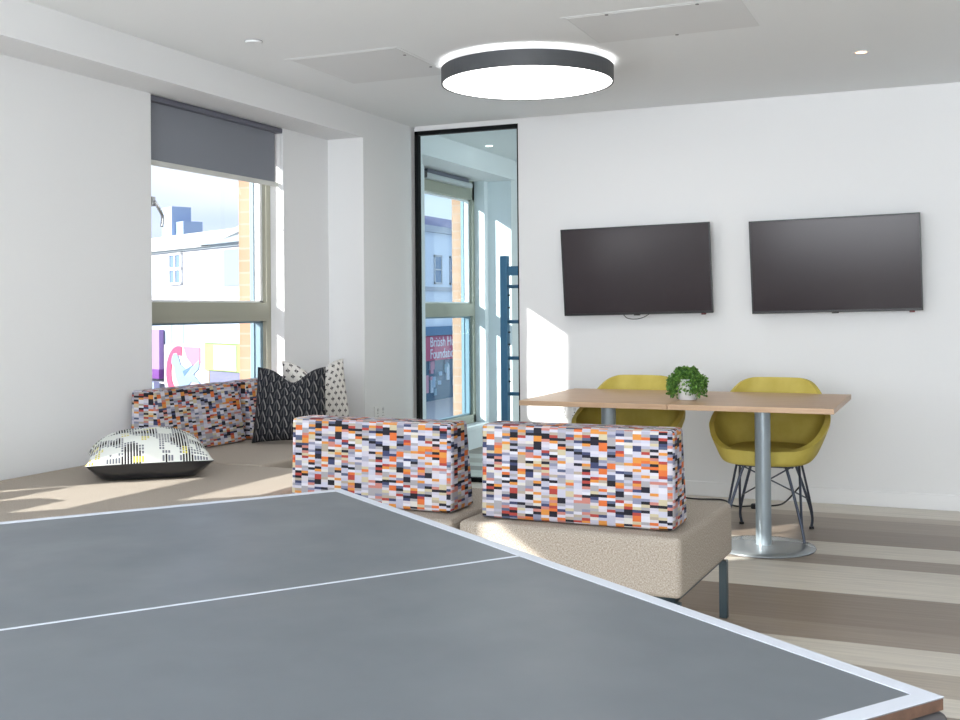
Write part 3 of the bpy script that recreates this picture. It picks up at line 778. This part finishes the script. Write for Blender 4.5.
# ------------------------------------------------------------------ sockets, cables
def socket(loc, rz, label, switches=True):
    s = thing('wall_socket', label, 'socket', loc, rz, 'white wall sockets')
    obj('plate', BX(-.073, .073, -.009, 0, -.043, .043), whitep, s, bevel=.004)
    for sx in (-.036, .036):
        obj('switch', BX(sx-.008, sx+.008, -.013, -.008, .008, .028), mat('switch_grey', (.6, .6, .61), .4), s, bevel=.001)
        bm = bmesh.new()
        box(bm, sx-.003, sx+.003, -.0095, -.0085, -.008, .000); box(bm, sx-.014, sx-.006, -.0095, -.0085, -.026, -.022); box(bm, sx+.006, sx+.014, -.0095, -.0085, -.026, -.022)
        obj('pin_holes', bm, bezelm, s)
socket((XF, 6.43, .512), R(90), 'white double socket on the pier left of the glazed panel')
socket((-2.36, YB, .505), 0, 'white double socket on the back wall under the left oak table')
cable = obj('power_cable', TB(smoothpath([(-2.2, 6.90, .006), (-1.75, 6.86, .006), (-1.50, 6.78, .006), (-1.33, 6.80, .006), (-1.22, 6.62, .006), (-1.12, 6.64, .008), (-1.0, 6.72, .006), (-.95, 6.80, .02), (-.88, 6.88, .10)], 8), .005, 8), bezelm, smooth=True)
tag(cable, 'thin black power cable lying on the floor by the skirting behind the tables', 'cable')
pg = thing('plug', 'black plug on the floor behind the silver table pole', 'plug', (-1.10, 6.60, 0))
obj('body', BX(-.022, .022, -.018, .018, 0, .03), bezelm, pg, bevel=.006)
obj('pins', BX(-.006, .006, .018, .034, .012, .016), chrome, pg)

# ------------------------------------------------------------------ rack in the next room
rk = thing('gym_rack', 'blue steel rack with rungs seen through the glazed panel', 'rack', (-3.37, 8.30, 0))
def upright(x):
    bm = bmesh.new(); box(bm, x-.03, x+.03, -.03, .03, .01, 1.62)
    return obj('upright', bm, rigm, rk, bevel=.004)
upright(0); upright(.95)
obj('top_bar', BX(.03, .92, -.02, .02, 1.46, 1.535), rigm, rk, bevel=.003)
for z in (1.37, 1.085, .79, .50, .22):
    obj('rung', TB([(.0, 0, z), (.95, 0, z)], .015, 12), rigm, rk, smooth=True)
obj('foot', BX(-.04, .04, -.3, .3, 0, .012), rigm, rk); obj('foot', BX(.91, .99, -.3, .3, 0, .012), rigm, rk)
for z in [1.30, 1.20, 1.0, .9, .7, .6]:
    obj('peg', TB([(.03, 0, z), (.045, 0, z)], .007, 8), black, rk)

# ------------------------------------------------------------------ outside: street and buildings
GZ0 = -4.5
asphalt = mat('pale_asphalt', (.40, .40, .42), .9)
obj('ground', BX(-90, XL-.30, -30, 130, GZ0-.1, GZ0), asphalt, kind='structure')
rend = mat('white_render', (.50, .52, .55), .8); slate = mat('pale_slate', (.36, .42, .44), .7); slate2 = mat('stone_cap', (.55, .56, .52), .7)
pane_b = mat('sash_pane_blue', (.16, .24, .38), .2); blued = mat('blue_grey_render', (.78, .84, .90), .8)
# building one: square to the view from window_1
ub = Vector((.9019, -.4319)); A0 = (-31.6, 37.9)
b1 = thing('building', 'white rendered house across the street seen through the left window', 'building', (A0[0], A0[1], 0), math.atan2(ub.y, ub.x))
def part(n, m, root, *a, **k): return obj(n, BX(*a), m, root, **k)
part('wall', rend, b1, -9, 9.0, 0, 7, GZ0, 3.78)
part('lower_front', mat('pale_blue_render', (.36, .42, .52), .8), b1, -9, 9.0, -.05, 0, -1.3, 1.33)
obj('roof', prism([(-.25, 3.75), (1.6, 4.62), (7.2, 3.75)], 'x', -9, 5.3), slate2, b1)
obj('roof', prism([(-.35, 3.80), (1.2, 4.30), (7.2, 3.78)], 'x', 4.6, 9.0), slate, b1)
part('cornice', slate, b1, -9, 9.0, -.12, 0, 3.68, 3.80)
def sash(root, x0, x1, z0, z1, y=0, frame=None, bars=True):
    fm = frame or whitep
    f = bmesh.new(); t_ = .09
    for a in ((x0, x1, z1-t_, z1), (x0, x1, z0, z0+t_), (x0, x0+t_, z0, z1), (x1-t_, x1, z0, z1)): box(f, a[0], a[1], y-.08, y+.02, a[2], a[3])
    if bars: box(f, x0, x1, y-.08, y+.02, (z0+z1)/2-.06, (z0+z1)/2+.06); box(f, (x0+x1)/2-.04, (x0+x1)/2+.04, y-.08, y+.02, z0, z1)
    o = obj('window', f, fm, root); obj('pane', BX(x0+.02, x1-.02, y-.03, y+.01, z0+.02, z1-.02), pane_b, o); return o
sash(b1, 1.45, 2.6, 2.3, 3.62, y=-.02)
obj('blocked_window', BX(6.2, 8.3, -.04, .0, 2.15, 3.56), mat('blocked_panel', (.22, .26, .33), .8), b1)
for x in (1.55, 2.65): part('lower_window', mat('pale_pane', (.36, .45, .55), .4), b1, x-.3, x+.15, -.08, -.04, -.1, .95)
obj('chimney', BX(-5.8, -4.7, 3, 4, 4.0, 6.25), mat('chimney_haze_blue', (.30, .40, .56), .8), b1)  # shade and haze put into the blue-grey chimney colour
obj('chimney', BX(-5.0, -3.9, 3.2, 4.2, 4.0, 5.5), mat('chimney_haze_blue', (.30, .40, .56), .8), b1)
obj('chimney', BX(1.95, 3.0, 3, 4, 4.0, 6.1), mat('chimney_haze_blue', (.30, .40, .56), .8), b1)
# shop fronts at street side, in front of building one
mural = thing('mural_hoarding', 'hoarding painted with a pink ring and a pale blue bird, below the white house', 'mural', (A0[0], A0[1], 0), math.atan2(ub.y, ub.x))
obj('board', BX(1.15, 4.95, -.16, -.06, -2.6, -.2), mat('mural_white', (.50, .47, .52), .8), mural)
def flat(name, pts, y, m, root, th=.03): return obj(name, prism(pts, 'y', y, y-th), m, root)
ring = []
for i in range(25):
    a = R(75+200*i/24); ring.append((2.55+1.15*math.cos(a), -1.35+1.12*math.sin(a)))
for i in range(24, -1, -1):
    a = R(75+200*i/24); ring.append((2.60+.75*math.cos(a), -1.35+.74*math.sin(a)))
pink = mat('mural_pink', (.50, .06, .13), .8); pink2 = mat('mural_light_pink', (.48, .17, .24), .8); bird = mat('mural_blue', (.20, .30, .42), .8); bird2 = mat('mural_deep_blue', (.08, .16, .28), .8)
flat('painted_ring', ring, -.16, pink, mural)
flat('painted_block', [(3.0, -.25), (4.45, -.25), (4.45, -.9), (3.9, -1.05), (3.3, -.7)], -.16, pink2, mural)
flat('painted_bird', [(1.95, -.75), (2.1, -.55), (2.4, -.52), (2.6, -.75), (2.75, -1.0), (3.2, -1.15), (3.9, -1.0), (4.4, -.75), (4.35, -1.1), (3.9, -1.35), (4.5, -1.7), (3.7, -1.65), (3.2, -1.95), (2.6, -1.9), (2.3, -1.5), (2.15, -1.1), (1.9, -.95)], -.17, bird, mural)
flat('painted_wing', [(2.95, -1.25), (3.9, -.95), (3.1, -1.45)], -.19, bird2, mural, .02)
purple = thing('hoarding', 'purple hoarding panel at the left of the pink mural', 'panel', (A0[0], A0[1], 0), math.atan2(ub.y, ub.x))
obj('board', BX(-3, .98, -.3, -.1, -1.25, .42), mat('purple_panel', (.30, .19, .42), .8), purple); obj('base', BX(-3, .98, -.32, -.1, -1.65, -1.25), mat('deep_purple', (.14, .04, .22), .8), purple)
obj('post', BX(-2.5, -2.4, -.25, -.15, GZ0, -1.6), slate, purple)
lime = thing('shop_sign', 'lime green and white shop fascia right of the pink mural', 'sign', (A0[0], A0[1], 0), math.atan2(ub.y, ub.x))
obj('fascia', BX(5.0, 8.9, -.26, -.06, -1.12, -.05), mat('lime_sign', (.30, .42, .13), .7), lime)
obj('centre_panel', BX(5.8, 7.6, -.29, -.25, -1.08, -.12), mat('pale_lime', (.50, .60, .40), .7), lime)
obj('cornice', BX(5.0, 8.9, -.32, -.06, -.05, .10), slate, lime)
obj('shopfront', BX(5.3, 8.5, -.2, -.06, GZ0, -1.14), mat('shopfront_grey', (.16, .17, .26), .6), lime)
obj('side_panel', BX(5.0, 5.3, -.22, -.06, GZ0, -1.14), mat('sand_panel', (.45, .37, .26), .8), lime)
low = thing('shop', 'pale shop front below the mural', 'building', (A0[0], A0[1], 0), math.atan2(ub.y, ub.x))
obj('front', BX(1.1, 4.5, -.055, -.005, GZ0, -1.7), mat('pale_pink', (.45, .36, .40), .8), low)
obj('awning', BX(-3, 1.1, -.6, -.35, -2.6, -1.75), mat('pale_blue_van', (.26, .34, .50), .5), low)
obj('panel', BX(.1, .95, -.65, -.6, -1.95, -1.6), mat('orange_panel', (.5, .2, .09), .7), low)

# building two: along the street, seen through the glazed panel and window_2
b2 = thing('building', 'pale blue terrace with sash windows seen through the glazed panel', 'building', (-30, 0, 0))
obj('wall', BX(-9, 0, 54, 76, -.45, 6.2), blued, b2)
obj('parapet', BX(-.3, .25, 54, 76, 6.0, 6.4), rend, b2)
obj('string_course', BX(0, .12, 54, 76, 2.35, 2.6), rend, b2)
obj('shop_cornice', BX(0, .35, 54, 76, -.42, .12), mat('blue_fascia', (.08, .20, .34), .6), b2)
obj('roof', prism([(-.5, 6.3), (-3.2, 7.6), (-8, 6.3)], 'y', 54, 76), mat('mauve_roof', (.26, .24, .36), .7), b2)
for cy, hh in ((59.8, 7.7), (62.6, 8.8), (64.6, 8.0)):
    obj('chimney', BX(-3.2, -2.2, cy-.7, cy+.7, 6.4, hh), mat('chimney_haze_blue', (.30, .40, .56), .8), b2)
for cy in (56.2, 59.2, 62.65, 64.95, 68, 71):
    f = bmesh.new()
    for a in ((cy-.55, cy+.55, 4.5, 4.62), (cy-.55, cy+.55, 2.78, 2.9), (cy-.55, cy-.45, 2.78, 4.62), (cy+.45, cy+.55, 2.78, 4.62), (cy-.5, cy+.5, 3.66, 3.74)): box(f, -.02, .08, a[0], a[1], a[2], a[3])
    o = obj('window', f, rend, b2); obj('pane', BX(-.02, .03, cy-.5, cy+.5, 2.8, 4.6), mat('sash_pane_mid', (.10, .20, .34), .2), o)
    obj('vent_mark', BX(0, .04, cy-.4, cy+.4, 1.5, 1.66), slate, b2)
shop = thing('shop', 'glazed shop front under a crimson sign, seen through the glazed panel', 'shop', (-30, 0, 0))
obj('shopfront', BX(-9, -.05, 54, 76, GZ0, -.45), mat('shop_glass_blue', (.05, .14, .22), .25), shop)
fas = obj('fascia_sign', BX(0, .22, 58.2, 70, -1.98, -.46), mat('crimson_sign', (.52, .08, .17), .6), shop)  # crimson shifted towards pink, carrying haze in the colour
def text(s, y, z, size, name, root, m, x=.235):
    cu = bpy.data.curves.new(name, 'FONT'); cu.body = s; cu.size = size; cu.extrude = .01; cu.align_x = 'LEFT'
    tmp = bpy.data.objects.new(name, cu); COL.objects.link(tmp)
    dg = bpy.context.evaluated_depsgraph_get(); me = bpy.data.meshes.new_from_object(tmp.evaluated_get(dg)); bpy.data.objects.remove(tmp)
    o = bpy.data.objects.new(name, me); COL.objects.link(o); me.materials.clear(); me.materials.append(m); o.parent = root
    o.rotation_euler = (R(90), 0, R(90)); o.location = (x, y, z); return o
wl = mat('sign_white', (.85, .85, .88), .6)
t1 = text('British Heart', 61.0, -1.12, .86, 'lettering', shop, wl); t1.scale = (1.0, 1, 1)
t2 = text('Foundation', 61.0, -1.86, .86, 'lettering', shop, wl)
rs = random.Random(5)
for i in range(26):
    cy = rs.uniform(59.5, 66.5); z0 = rs.uniform(-4.4, -2.4); hh = rs.uniform(.2, 1.1); ww = rs.uniform(.15, .5)
    c = rs.choice([(.35, .5, .62), (.55, .65, .72), (.62, .32, .40), (.2, .35, .45), (.7, .74, .8), (.12, .2, .32)])
    obj('window_display', BX(-.04, .02+.002*i, cy-ww/2, cy+ww/2, max(GZ0+.02, z0), min(-2.05, z0+hh)), mat('display_%d' % (int(c[0]*100)), c, .6), shop)
